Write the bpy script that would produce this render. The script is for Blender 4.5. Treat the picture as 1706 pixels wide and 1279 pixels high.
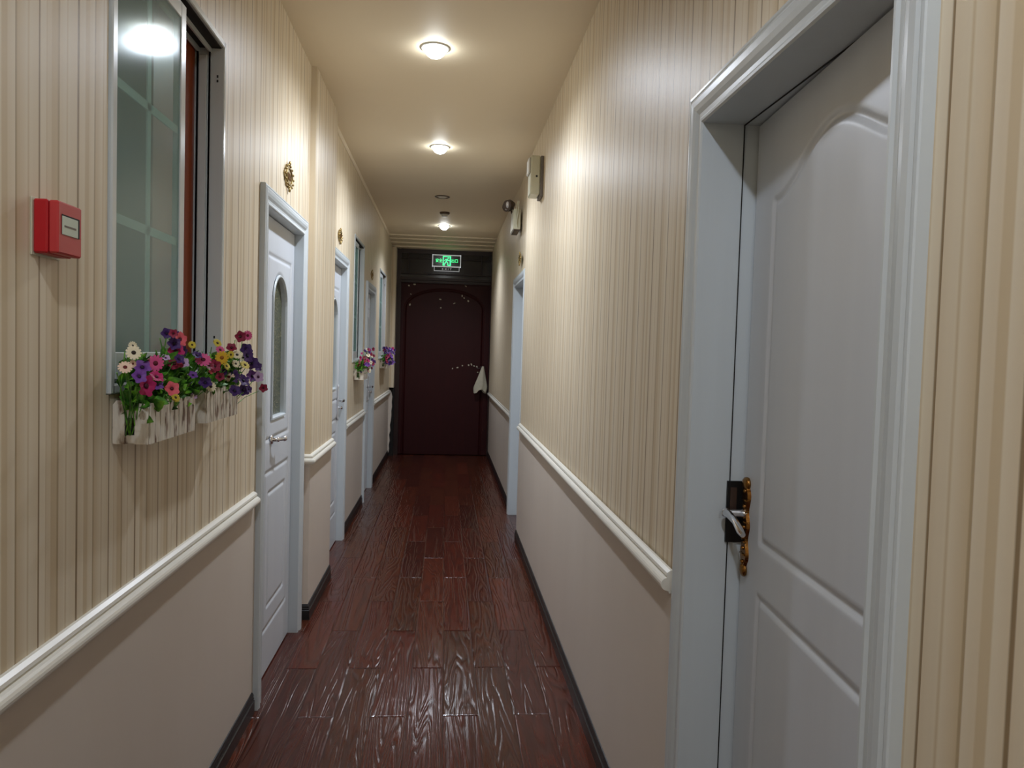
import bpy, math, random
import numpy as np
from mathutils import Vector, Matrix
C = bpy.context.scene.collection
PI = math.pi
for o in list(bpy.data.objects): bpy.data.objects.remove(o)

# ---------------------------------------------------------------- camera
F, W, HH, CAMZ = 1230.0, 1706.0, 1279.0, 1.5
VPX, VPY, ROLL = 743.0, 585.0, 0.026
d = Vector(((VPX-853)/F, -(VPY-639.5)/F, -1)).normalized()
u = Vector((math.sin(ROLL), math.cos(ROLL), 0)); u = (u-d*u.dot(d)).normalized()
x = d.cross(u)
Mc = Matrix((x, d, u))          # rows = world axes in camera coords -> camera-to-world
cam = bpy.data.objects.new('camera', bpy.data.cameras.new('camera')); C.objects.link(cam)
cam.matrix_world = Matrix.Translation((0, 0, CAMZ)) @ Mc.to_4x4()
cam.data.sensor_width = 36; cam.data.lens = F/W*36; cam.data.clip_start = .02
bpy.context.scene.camera = cam

# ---------------------------------------------------------------- world, exposure, lights
sc = bpy.context.scene
w = bpy.data.worlds.new('world'); sc.world = w; w.use_nodes = True
w.node_tree.nodes['Background'].inputs[0].default_value = (.8, .85, 1, 1)
w.node_tree.nodes['Background'].inputs[1].default_value = .0
sc.view_settings.view_transform = 'Standard'; sc.view_settings.look = 'None'
sc.view_settings.gamma = 1; sc.view_settings.exposure = 0.30
sc.view_settings.use_curve_mapping = False
CEIL = 3.0
# (y, lamp power, cone degrees, blend, lit)
LIGHTS = [(-1.54, 26, 172, .3, True), (.22, 38, 172, .5, True), (1.98, 0, 0, 0, False), (3.75, 90, 167, 1.0, True), (5.53, 74, 172, .85, True),
          (7.29, 0, 0, 0, False), (8.95, 70, 146, .8, True)]
LX = [-.09, -.09, -.09, -.092, -.083, -.074, -.06]
LCOL = (.90, .985, 1.13)

# ---------------------------------------------------------------- helpers
def S(r, g, b):
    f = lambda c: (c/255/12.92) if c/255 <= .04045 else ((c/255+.055)/1.055)**2.4
    return (f(r), f(g), f(b), 1)

class MB:
    def __init__(s): s.v = []; s.f = []; s.sm = []; s.mi = []
    def add(s, vs, fs, sm=False, mi=0):
        n = len(s.v); s.v += [tuple(map(float, p)) for p in vs]
        for f in fs: s.f.append([n+i for i in f]); s.sm.append(sm); s.mi.append(mi)
        return s
    def box(s, x0, x1, y0, y1, z0, z1, mi=0):
        if x0 > x1: x0, x1 = x1, x0
        if y0 > y1: y0, y1 = y1, y0
        v = [(x, y, z) for z in (z0, z1) for y in (y0, y1) for x in (x0, x1)]
        return s.add(v, [(0, 2, 3, 1), (4, 5, 7, 6), (0, 1, 5, 4), (1, 3, 7, 5), (3, 2, 6, 7), (2, 0, 4, 6)], False, mi)
    def rbox(s, x0, x1, y0, y1, z0, z1, r, mi=0):
        """box with chamfered edges on every side"""
        xs, ys, zs = sorted((x0, x1)), sorted((y0, y1)), (z0, z1)
        vs = []; idx = {}
        for i in (0, 1):
            for j in (0, 1):
                for k in (0, 1):
                    c = (xs[i], ys[j], zs[k]); sg = [(1 if q == 0 else -1)*r for q in (i, j, k)]
                    for a in range(3):
                        p = [c[b]+(sg[b] if b != a else 0) for b in range(3)]
                        idx[(i, j, k, a)] = len(vs); vs.append(p)
        cen = Vector(((x0+x1)/2, (y0+y1)/2, (z0+z1)/2)); fs = []
        for a in range(3):
            b, c = [q for q in range(3) if q != a]
            for t in (0, 1):
                q = []
                for (m, n) in ((0, 0), (1, 0), (1, 1), (0, 1)):
                    k = [0, 0, 0]; k[a] = t; k[b] = m; k[c] = n; q.append(idx[(*k, a)])
                fs.append(q)
            for m in (0, 1):           # edge strips along axis a
                for n in (0, 1):
                    q = []
                    for t in (0, 1):
                        k = [0, 0, 0]; k[a] = t; k[b] = m; k[c] = n
                        e = [idx[(*k, b)], idx[(*k, c)]]
                        q += e if t == 0 else e[::-1]
                    fs.append(q)
        for i in (0, 1):
            for j in (0, 1):
                for k in (0, 1): fs.append([idx[(i, j, k, a)] for a in range(3)])
        out = []
        for f in fs:
            P = [Vector(vs[i]) for i in f]; nrm = (P[1]-P[0]).cross(P[2]-P[0])
            out.append(f if nrm.dot(sum(P, Vector())/len(P)-cen) > 0 else f[::-1])
        return s.add(vs, out, False, mi)
    def tube(s, pts, r, n=10, mi=0, cap=True):
        pts = [Vector(p) for p in pts]; rs = r if isinstance(r, (list, tuple)) else [r]*len(pts)
        vs = []; prev = None
        for i, p in enumerate(pts):
            t = (pts[min(i+1, len(pts)-1)]-pts[max(i-1, 0)]).normalized()
            a = prev if prev is not None else (Vector((0, 0, 1)) if abs(t.z) < .9 else Vector((1, 0, 0)))
            a = (a-t*a.dot(t)).normalized(); prev = a; b = t.cross(a)
            for k in range(n):
                th = 2*PI*k/n; vs.append(p+(a*math.cos(th)+b*math.sin(th))*rs[i])
        fs = [(i*n+k, i*n+(k+1) % n, (i+1)*n+(k+1) % n, (i+1)*n+k) for i in range(len(pts)-1) for k in range(n)]
        s.add(vs, fs, True, mi)
        if cap:
            s.add(vs[:n], [list(range(n))[::-1]], False, mi); s.add(vs[-n:], [list(range(n))], False, mi)
        return s
    def ball(s, c, r, n=10, mi=0, sc=(1, 1, 1)):
        c = Vector(c); vs = []; m = n//2
        for i in range(m+1):
            for k in range(n):
                a = PI*i/m; b = 2*PI*k/n
                vs.append(c+Vector((math.sin(a)*math.cos(b)*sc[0], math.sin(a)*math.sin(b)*sc[1], math.cos(a)*sc[2]))*r)
        return s.add(vs, [(i*n+k, (i+1)*n+k, (i+1)*n+(k+1) % n, i*n+(k+1) % n) for i in range(m) for k in range(n)], True, mi)
    def prism(s, poly, axis, a0, a1, mi=0):
        """poly: 2-D points in the plane across axis, extruded a0..a1"""
        def P(p, a):
            return {'x': (a, p[0], p[1]), 'y': (p[0], a, p[1]), 'z': (p[0], p[1], a)}[axis]
        n = len(poly); vs = [P(p, a0) for p in poly]+[P(p, a1) for p in poly]
        return s.add(vs, [list(range(n)), list(range(n, 2*n))[::-1]]+[(i, n+i, n+(i+1) % n, (i+1) % n) for i in range(n)], False, mi)
    def lathe(s, prof, c, n=32, mi=0, sm=True):
        """prof (r,z) about vertical axis at c"""
        vs = [(c[0]+r*math.cos(2*PI*k/n), c[1]+r*math.sin(2*PI*k/n), c[2]+z) for r, z in prof for k in range(n)]
        return s.add(vs, [(i*n+k, i*n+(k+1) % n, (i+1)*n+(k+1) % n, (i+1)*n+k) for i in range(len(prof)-1) for k in range(n)], sm, mi)
    def build(s, name, mats, parent=None, fix=False):
        me = bpy.data.meshes.new(name); off = parent_loc(parent)
        me.from_pydata([(v[0]-off[0], v[1]-off[1], v[2]-off[2]) for v in s.v], [], s.f)
        for m in (mats if isinstance(mats, (list, tuple)) else [mats]): me.materials.append(m)
        for p, sm, mi in zip(me.polygons, s.sm, s.mi): p.use_smooth = sm; p.material_index = mi
        if fix:
            import bmesh
            bm = bmesh.new(); bm.from_mesh(me); bmesh.ops.remove_doubles(bm, verts=bm.verts, dist=1e-5)
            bmesh.ops.recalc_face_normals(bm, faces=bm.faces); bm.to_mesh(me); bm.free()
        me.update()
        o = bpy.data.objects.new(name, me); C.objects.link(o)
        if parent: o.parent = parent
        return o

def parent_loc(p):
    v = Vector((0, 0, 0))
    while p: v += p.location; p = p.parent
    return v
def tag(o, label=None, cat=None, group=None, kind=None):
    for k, v in (('label', label), ('category', cat), ('group', group), ('kind', kind)):
        if v: o[k] = v
    return o
def empty(name, loc, **k):
    o = bpy.data.objects.new(name, None); C.objects.link(o); o.location = loc; o.empty_display_size = .05
    return tag(o, **k)
def struct(o): o['kind'] = 'structure'; return o
def copy_tree(o, parent=None):
    c = o.copy(); C.objects.link(c); c.parent = parent
    for ch in [q for q in bpy.data.objects if q.parent == o]: copy_tree(ch, c)
    return c

# ---------------------------------------------------------------- materials
def mat(name, col, rough=.5, metal=0, spec=.5, emit=None, estr=0):
    m = bpy.data.materials.new(name); m.use_nodes = True; b = m.node_tree.nodes['Principled BSDF']
    b.inputs['Base Color'].default_value = col; b.inputs['Roughness'].default_value = rough
    b.inputs['Metallic'].default_value = metal; b.inputs['Specular IOR Level'].default_value = spec
    if emit: b.inputs['Emission Color'].default_value = emit; b.inputs['Emission Strength'].default_value = estr
    return m
class NT:
    def __init__(s, m): s.t = m.node_tree; s.b = s.t.nodes['Principled BSDF']
    def n(s, typ, **kw):
        nd = s.t.nodes.new(typ)
        for k, v in kw.items(): setattr(nd, k, v)
        return nd
    def l(s, a, b): s.t.links.new(a, b)
    def m(s, op, a, b=None, c=None):
        nd = s.n('ShaderNodeMath', operation=op)
        for i, q in enumerate((a, b, c)):
            if q is None: continue
            if isinstance(q, (int, float)): nd.inputs[i].default_value = q
            else: s.l(q, nd.inputs[i])
        return nd.outputs[0]
    def ramp(s, fac, stops, interp='LINEAR'):
        r = s.n('ShaderNodeValToRGB'); r.color_ramp.interpolation = interp; e = r.color_ramp.elements
        while len(e) < len(stops): e.new(.5)
        for q, (p, c) in zip(e, stops): q.position = p; q.color = c if len(c) == 4 else (*c, 1)
        s.l(fac, r.inputs[0]); return r.outputs[0]
    def noise(s, vec, scale, detail=3, dist=0, rough=.5):
        q = s.n('ShaderNodeTexNoise'); q.inputs['Scale'].default_value = scale; q.inputs['Detail'].default_value = detail
        q.inputs['Distortion'].default_value = dist; q.inputs['Roughness'].default_value = rough
        if vec is not None: s.l(vec, q.inputs['Vector'])
        return q.outputs['Fac']
    def pos(s): return s.n('ShaderNodeNewGeometry').outputs['Position']
    def mapv(s, vec, scale):
        q = s.n('ShaderNodeMapping'); q.inputs['Scale'].default_value = scale; s.l(vec, q.inputs[0]); return q.outputs[0]
    def mix(s, fac, a, b, typ='MIX'):
        q = s.n('ShaderNodeMix', data_type='RGBA', blend_type=typ)
        for i, v in ((0, fac), (6, a), (7, b)):
            if isinstance(v, (int, float)): q.inputs[i].default_value = v
            elif isinstance(v, tuple): q.inputs[i].default_value = v
            else: s.l(v, q.inputs[i])
        return q.outputs[2]
    def bump(s, h, strength, dist):
        q = s.n('ShaderNodeBump'); q.inputs['Strength'].default_value = strength; q.inputs['Distance'].default_value = dist
        s.l(h, q.inputs['Height']); s.l(q.outputs[0], s.b.inputs['Normal'])

def wallpaper(name, axis, phase=0.0):
    m = mat(name, (1, 1, 1, 1), .42, 0, .36); t = NT(m); p = t.pos()
    sx = t.n('ShaderNodeSeparateXYZ'); t.l(p, sx.inputs[0])
    # slight waver so the printed lines are not ruler straight
    wob = t.noise(t.mapv(p, (1, 1, 1)), 1.3, 1)
    co = t.m('ADD', sx.outputs[axis], t.m('MULTIPLY', wob, .006))
    fr = t.m('FRACT', t.m('DIVIDE', t.m('ADD', co, phase), .29))
    base = S(221, 206, 180); lt = S(227, 215, 192); md = S(208, 189, 157); dk = S(140, 118, 88); mk = S(176, 156, 124)
    st = [(0, dk), (.012, dk), (.022, lt), (.085, lt), (.095, md), (.105, base), (.15, base), (.16, md), (.225, md), (.238, mk), (.248, mk), (.26, base),
          (.34, lt), (.352, md), (.37, lt), (.488, base), (.495, dk), (.512, dk), (.523, base), (.6, lt), (.61, md), (.66, md), (.67, base), (.74, lt),
          (.746, mk), (.757, mk), (.766, md), (.83, base), (.87, lt), (.885, md), (.9, lt), (1, base)]
    c = t.ramp(fr, st)
    big = t.noise(t.mapv(p, (14, 14, .25)), 3.0, 2)
    c2 = t.mix(t.m('MULTIPLY', big, .22), c, S(188, 168, 134))
    t.l(c2, t.b.inputs['Base Color'])
    t.bump(t.noise(t.mapv(p, (1, 1, .25)), 260, 2), .10, .001)
    return m
def speck(name, col, col2, rough, scale=6, amt=.35, bump=.15, bscale=180, stretch=(1, 1, 1), bd=.001):
    m = mat(name, col, rough); t = NT(m); p = t.pos()
    c = t.mix(t.m('MULTIPLY', t.noise(t.mapv(p, stretch), scale, 4), amt), col, col2)
    t.l(c, t.b.inputs['Base Color']); t.bump(t.noise(t.mapv(p, stretch), bscale, 3), bump, bd); return m

M = {}
M['paper'] = wallpaper('striped_wallpaper', 1)
M['paper_x'] = wallpaper('striped_wallpaper_return', 0, .12)
M['dado'] = speck('cream_dado_paper', S(216, 206, 194), S(196, 182, 168), .42, 3.5, .5, .2, 120, (1, 1, .35))
M['ceiling'] = speck('ceiling_paint', S(242, 228, 202), S(228, 212, 182), .6, 1.2, .4, .1, 60)
M['rail'] = speck('ivory_moulding', S(230, 227, 216), S(204, 198, 184), .28, 9, .3, .15, 70)
M['base'] = speck('black_skirting', S(24, 24, 26), S(44, 40, 38), .3, 12, .5, .1, 60)
M['white'] = speck('grey_white_paint', S(204, 212, 216), S(184, 189, 190), .3, 7, .45, .12, 55, (3, 3, .12))
M['leaf'] = speck('door_skin_paint', S(206, 211, 217), S(188, 192, 198), .36, 4, .45, .10, 60, (4, 4, .12))
M['pvc'] = speck('window_frame_plastic', S(205, 210, 208), S(180, 186, 184), .22, 4, .3, .02, 40)
M['muntin'] = mat('white_muntin', S(238, 243, 240), .4)
M['chrome'] = mat('polished_chrome', (.72, .72, .74, 1), .12, 1)
M['gold'] = speck('antique_brass', S(176, 128, 70), S(90, 60, 30), .25, 90, .8, .4, 120, bd=.002); M['gold'].node_tree.nodes['Principled BSDF'].inputs['Metallic'].default_value = 1
M['brass_p'] = speck('painted_brass', S(196, 172, 108), S(92, 70, 58), .35, 120, .9, .4, 150, bd=.002); M['brass_p'].node_tree.nodes['Principled BSDF'].inputs['Metallic'].default_value = .7
M['black'] = mat('black_plastic', S(16, 15, 15), .4)
M['gap'] = mat('dark_gap', S(22, 18, 15), .8)
M['red'] = mat('red_alarm_plastic', S(176, 14, 28), .38)
M['redf'] = mat('red_alarm_front', S(186, 52, 54), .4)
M['label'] = mat('pale_label', S(196, 206, 190), .4)
M['wplastic'] = speck('ivory_plastic', S(206, 204, 180), S(180, 176, 150), .35, 20, .3, .02, 40)
M['grey'] = mat('grey_plate', S(120, 112, 105), .5)
M['brown'] = speck('red_brown_board', S(168, 78, 30), S(120, 50, 20), .35, 5, .8, .1, 40, (8, 8, .4))
M['maroon'] = speck('maroon_door_paint', S(54, 9, 12), S(34, 6, 7), .5, 4, .7, .12, 30, (6, 6, .3))
M['maroon'].node_tree.nodes['Principled BSDF'].inputs['Specular IOR Level'].default_value = .25
M['darkwood'] = speck('dark_door_frame', S(42, 20, 18), S(28, 13, 12), .4, 5, .7, .1, 40, (6, 6, .3))
M['dglass'] = mat('dark_transom_glass', S(30, 30, 36), .12, 0, .6)
M['silver'] = mat('brushed_silver', S(205, 205, 208), .3, .25)
M['signframe'] = mat('sign_trim_added_glow', S(245, 245, 248), .25, emit=(.9, .95, 1, 1), estr=.18)  # faint glow added to brighten the frame and letters
M['greenpanel'] = mat('dark_green_acrylic', S(6, 26, 18), .2)
M['greenlit'] = mat('lit_green_symbol', S(30, 200, 90), .5, emit=(.06, .95, .28, 1), estr=1.6)
M['cloth'] = speck('off_white_cloth', S(200, 195, 175), S(160, 152, 130), .8, 30, .5, .3, 80)
M['lamp_on'] = mat('glowing_lamp_face', (1, 1, 1, 1), .4, emit=(.93, .985, 1, 1), estr=34)
M['lamp_off'] = mat('unlit_lamp_face', S(240, 236, 225), .4)
M['ring'] = mat('lamp_rim', S(84, 66, 50), .35, .3)
M['ringw'] = mat('white_lamp_rim', S(214, 212, 205), .35)
M['lens'] = mat('dark_lamp_head', S(66, 50, 42), .3)
M['darkblind'] = speck('dark_grey_blind', S(60, 66, 62), S(40, 46, 44), .7, 3, .6, .05, 60, (6, 6, .3))
M['greenblind'] = speck('grey_green_blind', S(176, 184, 164), S(140, 150, 134), .7, 3, .6, .05, 60, (6, 6, .3))
# frosted, slightly green window glass
g = mat('greenish_glass', S(176, 204, 204), .13, 0, 1); t = NT(g); tr = t.n('ShaderNodeBsdfTransparent'); tr.inputs[0].default_value = (.74, .84, .8, 1)
mx = t.n('ShaderNodeMixShader'); mx.inputs[0].default_value = .30; out = t.t.nodes['Material Output']
t.l(tr.outputs[0], mx.inputs[1]); t.l(t.b.outputs[0], mx.inputs[2]); t.l(mx.outputs[0], out.inputs[0]); M['glass'] = g
g = mat('patterned_door_glass', S(96, 104, 78), .25, 0, .6); t = NT(g); v = t.n('ShaderNodeTexVoronoi'); v.inputs['Scale'].default_value = 90
t.l(t.pos(), v.inputs['Vector']); t.l(t.ramp(v.outputs['Distance'], [(0, S(120, 116, 84)), (.6, S(64, 72, 56))]), t.b.inputs['Base Color'])
t.bump(v.outputs['Distance'], .5, .003); M['dg'] = g
g = mat('dark_green_door_glass', S(38, 66, 52), .15, 0, .6); M['dg2'] = g

# planter and flowers
def picket():
    m = mat('worn_white_wood', (1, 1, 1, 1), .6); t = NT(m); p = t.pos()
    n = t.noise(t.mapv(p, (1, 1, .3)), 60, 4); t.l(t.ramp(n, [(.36, S(120, 96, 80)), (.46, S(204, 194, 178)), (.7, S(222, 216, 202))]), t.b.inputs['Base Color'])
    t.bump(n, .3, .003); return m
M['picket'] = picket()
def leafm():
    m = mat('foliage_green', (1, 1, 1, 1), .5); t = NT(m)
    n = t.noise(t.pos(), 40, 2); t.l(t.ramp(n, [(.3, S(30, 64, 20)), (.5, S(70, 130, 34)), (.68, S(130, 196, 58))]), t.b.inputs['Base Color']); return m
M['leafg'] = leafm()
PET = {'c': (232, 222, 190), 'cr': (226, 196, 172), 'p': (112, 62, 150), 'k': (214, 84, 140), 'm': (176, 24, 96), 's': (222, 96, 108), 'y': (206, 186, 60), 'd': (62, 28, 100),
       'r': (140, 24, 60), 'l': (190, 160, 200), 'o': (222, 176, 40)}
CEN = {'c': (40, 30, 20), 'cr': (96, 14, 14), 'p': (40, 10, 50), 'k': (90, 10, 30), 'm': (70, 8, 36), 's': (80, 14, 20), 'y': (70, 50, 16), 'd': (24, 8, 40), 'r': (60, 8, 20), 'l': (70, 20, 60), 'o': (150, 90, 20)}
for k in PET: M['pet_'+k] = mat('petal_'+k, S(*PET[k]), .6); M['cen_'+k] = mat('flower_heart_'+k, S(*CEN[k]), .7)

# floor: embossed wood-look planks
def floorm():
    m = mat('brown_embossed_planks', (1, 1, 1, 1), .3, 0, .42); t = NT(m); p = t.pos()
    sx = t.n('ShaderNodeSeparateXYZ'); t.l(p, sx.inputs[0]); X, Y = sx.outputs[0], sx.outputs[1]
    rx = t.m('DIVIDE', t.m('SUBTRACT', X, .025), .147); row = t.m('FLOOR', rx); fx = t.m('FRACT', rx)
    odd = t.m('MODULO', t.m('ABSOLUTE', row), 2)
    # columns -1, 1, 3 start at 3.46; the others half a plank on
    ry = t.m('DIVIDE', t.m('ADD', t.m('SUBTRACT', Y, 3.46-.465), t.m('MULTIPLY', odd, .465)), .93)
    col = t.m('FLOOR', ry); fy = t.m('FRACT', ry)
    cv = t.n('ShaderNodeCombineXYZ'); t.l(row, cv.inputs[0]); t.l(col, cv.inputs[1])
    wn = t.n('ShaderNodeTexWhiteNoise', noise_dimensions='3D'); t.l(cv.outputs[0], wn.inputs['Vector'])
    rnd = wn.outputs['Value']
    # grain space: across x fast, along y slow, shifted per plank
    gv = t.n('ShaderNodeCombineXYZ')
    t.l(t.m('ADD', t.m('MULTIPLY', X, 9.0), t.m('MULTIPLY', rnd, 37)), gv.inputs[0]); t.l(t.m('ADD', t.m('MULTIPLY', Y, .75), t.m('MULTIPLY', rnd, 91)), gv.inputs[1])
    n1 = t.noise(gv.outputs[0], 1.0, 2, .3, .4)
    rings = t.m('SINE', t.m('MULTIPLY', n1, 105))
    rg = t.m('POWER', t.m('MULTIPLY', t.m('ADD', rings, 1), .5), 1.6)
    fine = t.noise(t.mapv(p, (220, 9, 1)), 1, 3)
    blot = t.noise(t.mapv(p, (5, 1.6, 1)), 1.6, 3)
    basec = t.ramp(rnd, [(0, S(66, 26, 14)), (.35, S(92, 34, 19)), (.6, S(80, 38, 18)), (1, S(102, 43, 24))])
    c = t.mix(t.m('MULTIPLY', rg, .5), basec, S(46, 26, 20))
    c = t.mix(t.m('MULTIPLY', t.m('SUBTRACT', fine, .3), .7), c, S(34, 20, 17))
    c = t.mix(t.m('MULTIPLY', blot, .35), c, S(48, 26, 20))
    # joints
    ex = t.m('MINIMUM', fx, t.m('SUBTRACT', 1, fx)); ey = t.m('MINIMUM', fy, t.m('SUBTRACT', 1, fy))
    jx = t.m('LESS_THAN', ex, .010); jy = t.m('LESS_THAN', ey, .0022); j = t.m('MAXIMUM', jx, jy)
    c = t.mix(t.m('MULTIPLY', j, .75), c, S(28, 16, 12)); t.l(c, t.b.inputs['Base Color'])
    bev = t.m('MINIMUM', t.m('MULTIPLY', t.m('MINIMUM', ex, t.m('MULTIPLY', ey, 6)), 18), 1)
    tilt = t.m('MULTIPLY', t.m('SUBTRACT', t.m('MULTIPLY', rnd, fx), .5), .3)
    h = t.m('ADD', t.m('SUBTRACT', t.m('MULTIPLY', bev, .9), t.m('MULTIPLY', rg, .55)), t.m('ADD', t.m('MULTIPLY', fine, .25), tilt))
    t.bump(h, .8, .0022)
    t.l(t.m('ADD', .07, t.m('MULTIPLY', fine, .20)), t.b.inputs['Roughness'])
    return m
M['floor'] = floorm()

# ---------------------------------------------------------------- shell
XL, XP, XL2 = -.755, -.725, -.785      # left wall planes: near, pilaster, far
XR, XRD = .608, .600                    # right wallpaper, right dado face
XR2 = .655
Y0, YE = -2.3, 10.7
RAILZ = .885
struct(MB().box(-1.4, 1.3, Y0-.2, YE+.5, -.1, 0).build('floor', M['floor']))
struct(MB().box(-1.4, 1.3, Y0-.2, YE+.5, CEIL, CEIL+.1).build('ceiling', M['ceiling']))

def wall(name, x, sgn, y0, y1, holes, mats, zsplit=RAILZ, th=.12, dado_x=None):
    """sgn -1: wall body lies to -x of the face (left wall). Lower part carries the dado paper."""
    mb = MB(); hs = [(h[0]-.021, h[1]+.021, h[2] if h[2] == 0 else h[2]-.021, h[3]+.021) for h in holes]; holes = hs; ys = sorted({y0, y1, *[h[0] for h in holes], *[h[1] for h in holes]})
    zs = sorted({0, zsplit, CEIL, *[h[2] for h in holes], *[h[3] for h in holes]})
    for a, b in zip(ys, ys[1:]):
        for c, e in zip(zs, zs[1:]):
            if any(h[0] <= a and b <= h[1] and h[2] <= c and e <= h[3] for h in hs): continue
            lo = e <= zsplit+1e-6
            xf = dado_x if (lo and dado_x is not None) else x
            mb.box(xf, x+sgn*th, a, b, c, e, 1 if lo else 0)
    return struct(mb.build(name, mats))
WIN1 = (1.745, 2.555, 1.40, 2.475); WIN2 = (6.33, 7.04, 1.40, 2.44); WIN3 = (8.70, 9.55, 1.40, 2.42)
D1 = (3.135, 3.905, 0, 2.075); D2 = (5.06, 5.80, 0, 2.11); D3 = (7.33, 8.03, 0, 2.08)
DR1 = (.976, 1.737, 0, 2.062); DR2 = (5.96, 6.78, 0, 2.10)
pw = [M['paper'], M['dado']]
wall('wall_left', XL, -1, Y0, 4.1, [WIN1, D1], pw)
struct(MB().box(XP, XP-.16, 4.1, 4.86, RAILZ, CEIL, 0).box(XP, XP-.16, 4.1, 4.86, 0, RAILZ, 1).build('wall_left_pilaster', pw))
wall('wall_left_far', XL2, -1, 4.86, YE+.3, [WIN2, D2, WIN3, D3], pw)
wall('wall_right', XR, 1, Y0, 5.86, [DR1], pw, dado_x=XRD)
wall('wall_right_far', XR2-.03, 1, 5.86, YE+.3, [DR2], pw, dado_x=.64-.005)
struct(MB().box(-1.3, 1.2, Y0-.12, Y0, 0, CEIL).build('wall_back', M['paper_x']))
# end wall around the maroon door
ew = MB().box(-1.2, -.735, YE, YE+.12, 0, CEIL).box(.66, 1.2, YE, YE+.12, 0, CEIL).box(-.735, .66, YE, YE+.12, 2.93, CEIL)
struct(ew.build('wall_end', M['darkwood']))

# ---- swept mouldings
def sweep_plan(path, prof, sgn):
    """path [(x,y)..]; prof [(out,z)..]; sgn +1 moulding stands out to +x when path runs +y"""
    n = len(path); P = [Vector(p) for p in path]; mb = MB(); rows = []
    for i in range(n):
        ds = []
        if i > 0: ds.append((P[i]-P[i-1]).normalized())
        if i < n-1: ds.append((P[i+1]-P[i]).normalized())
        ns = [Vector((q.y, -q.x))*sgn for q in ds]
        nn = ns[0] if len(ns) == 1 else (ns[0]+ns[1])/(1+ns[0].dot(ns[1]))
        rows.append([(P[i].x+nn.x*o, P[i].y+nn.y*o, z) for o, z in prof])
    k = len(prof); vs = [p for r in rows for p in r]
    fs = [(i*k+j, i*k+(j+1) % k, (i+1)*k+(j+1) % k, (i+1)*k+j) for i in range(n-1) for j in range(k)]
    mb.add(vs, fs); mb.add(rows[0], [list(range(k))]); mb.add(rows[-1], [list(range(k))[::-1]])
    return mb
def railprof(z=RAILZ):
    pr = [(0, -.030), (.008, -.030), (.010, -.024)]
    for a in range(-80, 81, 20): pr.append((.013+.017*math.cos(math.radians(a)), -.006+.017*math.sin(math.radians(a))))
    pr += [(.013, .014), (.017, .017), (.015, .024), (.006, .030), (0, .031)]
    return [(o, z+q) for o, q in pr]
baseprof = [(0, 0), (.013, 0), (.013, .052), (.009, .055), (.011, .060), (.008, .066), (.009, .074), (.004, .084), (0, .085)]
tn = [0]
def trim(mb, m):
    tn[0] += 1; return struct(mb.build('trim_%d' % tn[0], m, fix=True))
trim(sweep_plan([(XL, Y0), (XL, 3.02)], railprof(), 1), M['rail'])
trim(sweep_plan([(XL, 4.1), (XP, 4.1), (XP, 4.86)], railprof(), 1), M['rail'])
trim(sweep_plan([(XL2, 5.9), (XL2, 7.22)], railprof(), 1), M['rail'])
trim(sweep_plan([(XL2, 8.14), (XL2, 10.45)], railprof(.91), 1), M['rail'])
trim(sweep_plan([(XRD, 1.845), (XRD, 5.78)], [(o, z+.035) for o, z in railprof()], -1), M['rail'])
trim(sweep_plan([(XRD, Y0), (XRD, .86)], [(o, z+.035) for o, z in railprof()], -1), M['rail'])
trim(sweep_plan([(.635, 6.92), (.635, YE)], railprof(.91), -1), M['rail'])
def bb(name, path, s): return struct(sweep_plan(path, baseprof, s).build(name, M['base'], fix=True))
bb('baseboard_left', [(XL, Y0), (XL, 3.04)], 1)
bb('baseboard_left_pilaster', [(XL, 4.1), (XP, 4.1), (XP, 4.86)], 1)
bb('baseboard_left_middle', [(XL2, 5.9), (XL2, 7.22)], 1)
bb('baseboard_left_far', [(XL2, 8.14), (XL2, YE)], 1)
bb('baseboard_right', [(XRD, 1.84), (XRD, 5.86)], -1)
bb('baseboard_right_near', [(XRD, Y0), (XRD, .86)], -1)
bb('baseboard_right_far', [(.635, 6.92), (.635, YE)], -1)
# thin ceiling beads
cp = [(0, CEIL-.018), (.006, CEIL-.018), (.018, CEIL-.006), (.018, CEIL), (0, CEIL)]
trim(sweep_plan([(XL2, 4.86), (XL2, 9.8)], cp, 1), M['ceiling'])
# stepped ceiling moulding in front of the end door
for y, z in ((9.75, .012), (10.0, .024), (10.25, .04), (10.5, .06)):
    trim(MB().rbox(-.79, .70, y, YE, CEIL-z, CEIL+.002, .004), M['ceiling'])
# narrow papered return at the end, paper hanging loose over bare dado
struct(MB().box(XL2-.01, -.722, 10.45, YE-.005, .97, CEIL-.07).build('wall_end_left', M['paper_x']))
jag = [(-.79, 0.0), (-.778, 0), (-.765, .10), (-.770, .16), (-.757, .22), (-.768, .30), (-.752, .36), (-.760, .44), (-.748, .50), (-.742, .58), (-.744, .64),
       (-.736, .70), (-.742, .76), (-.735, .84), (-.75, .90), (-.765, .93), (-.79, .935)]
struct(MB().prism(jag, 'y', 10.46, 10.50).build('wall_end_left_dado', M['dado'], fix=True))
struct(MB().box(XL2, -.72, 10.52, YE-.005, 0, .965).build('wall_end_recess', M['gap']))
struct(MB().box(.615, .66, 10.55, YE, 0, CEIL-.07).build('wall_end_right', M['darkwood']))

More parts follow.
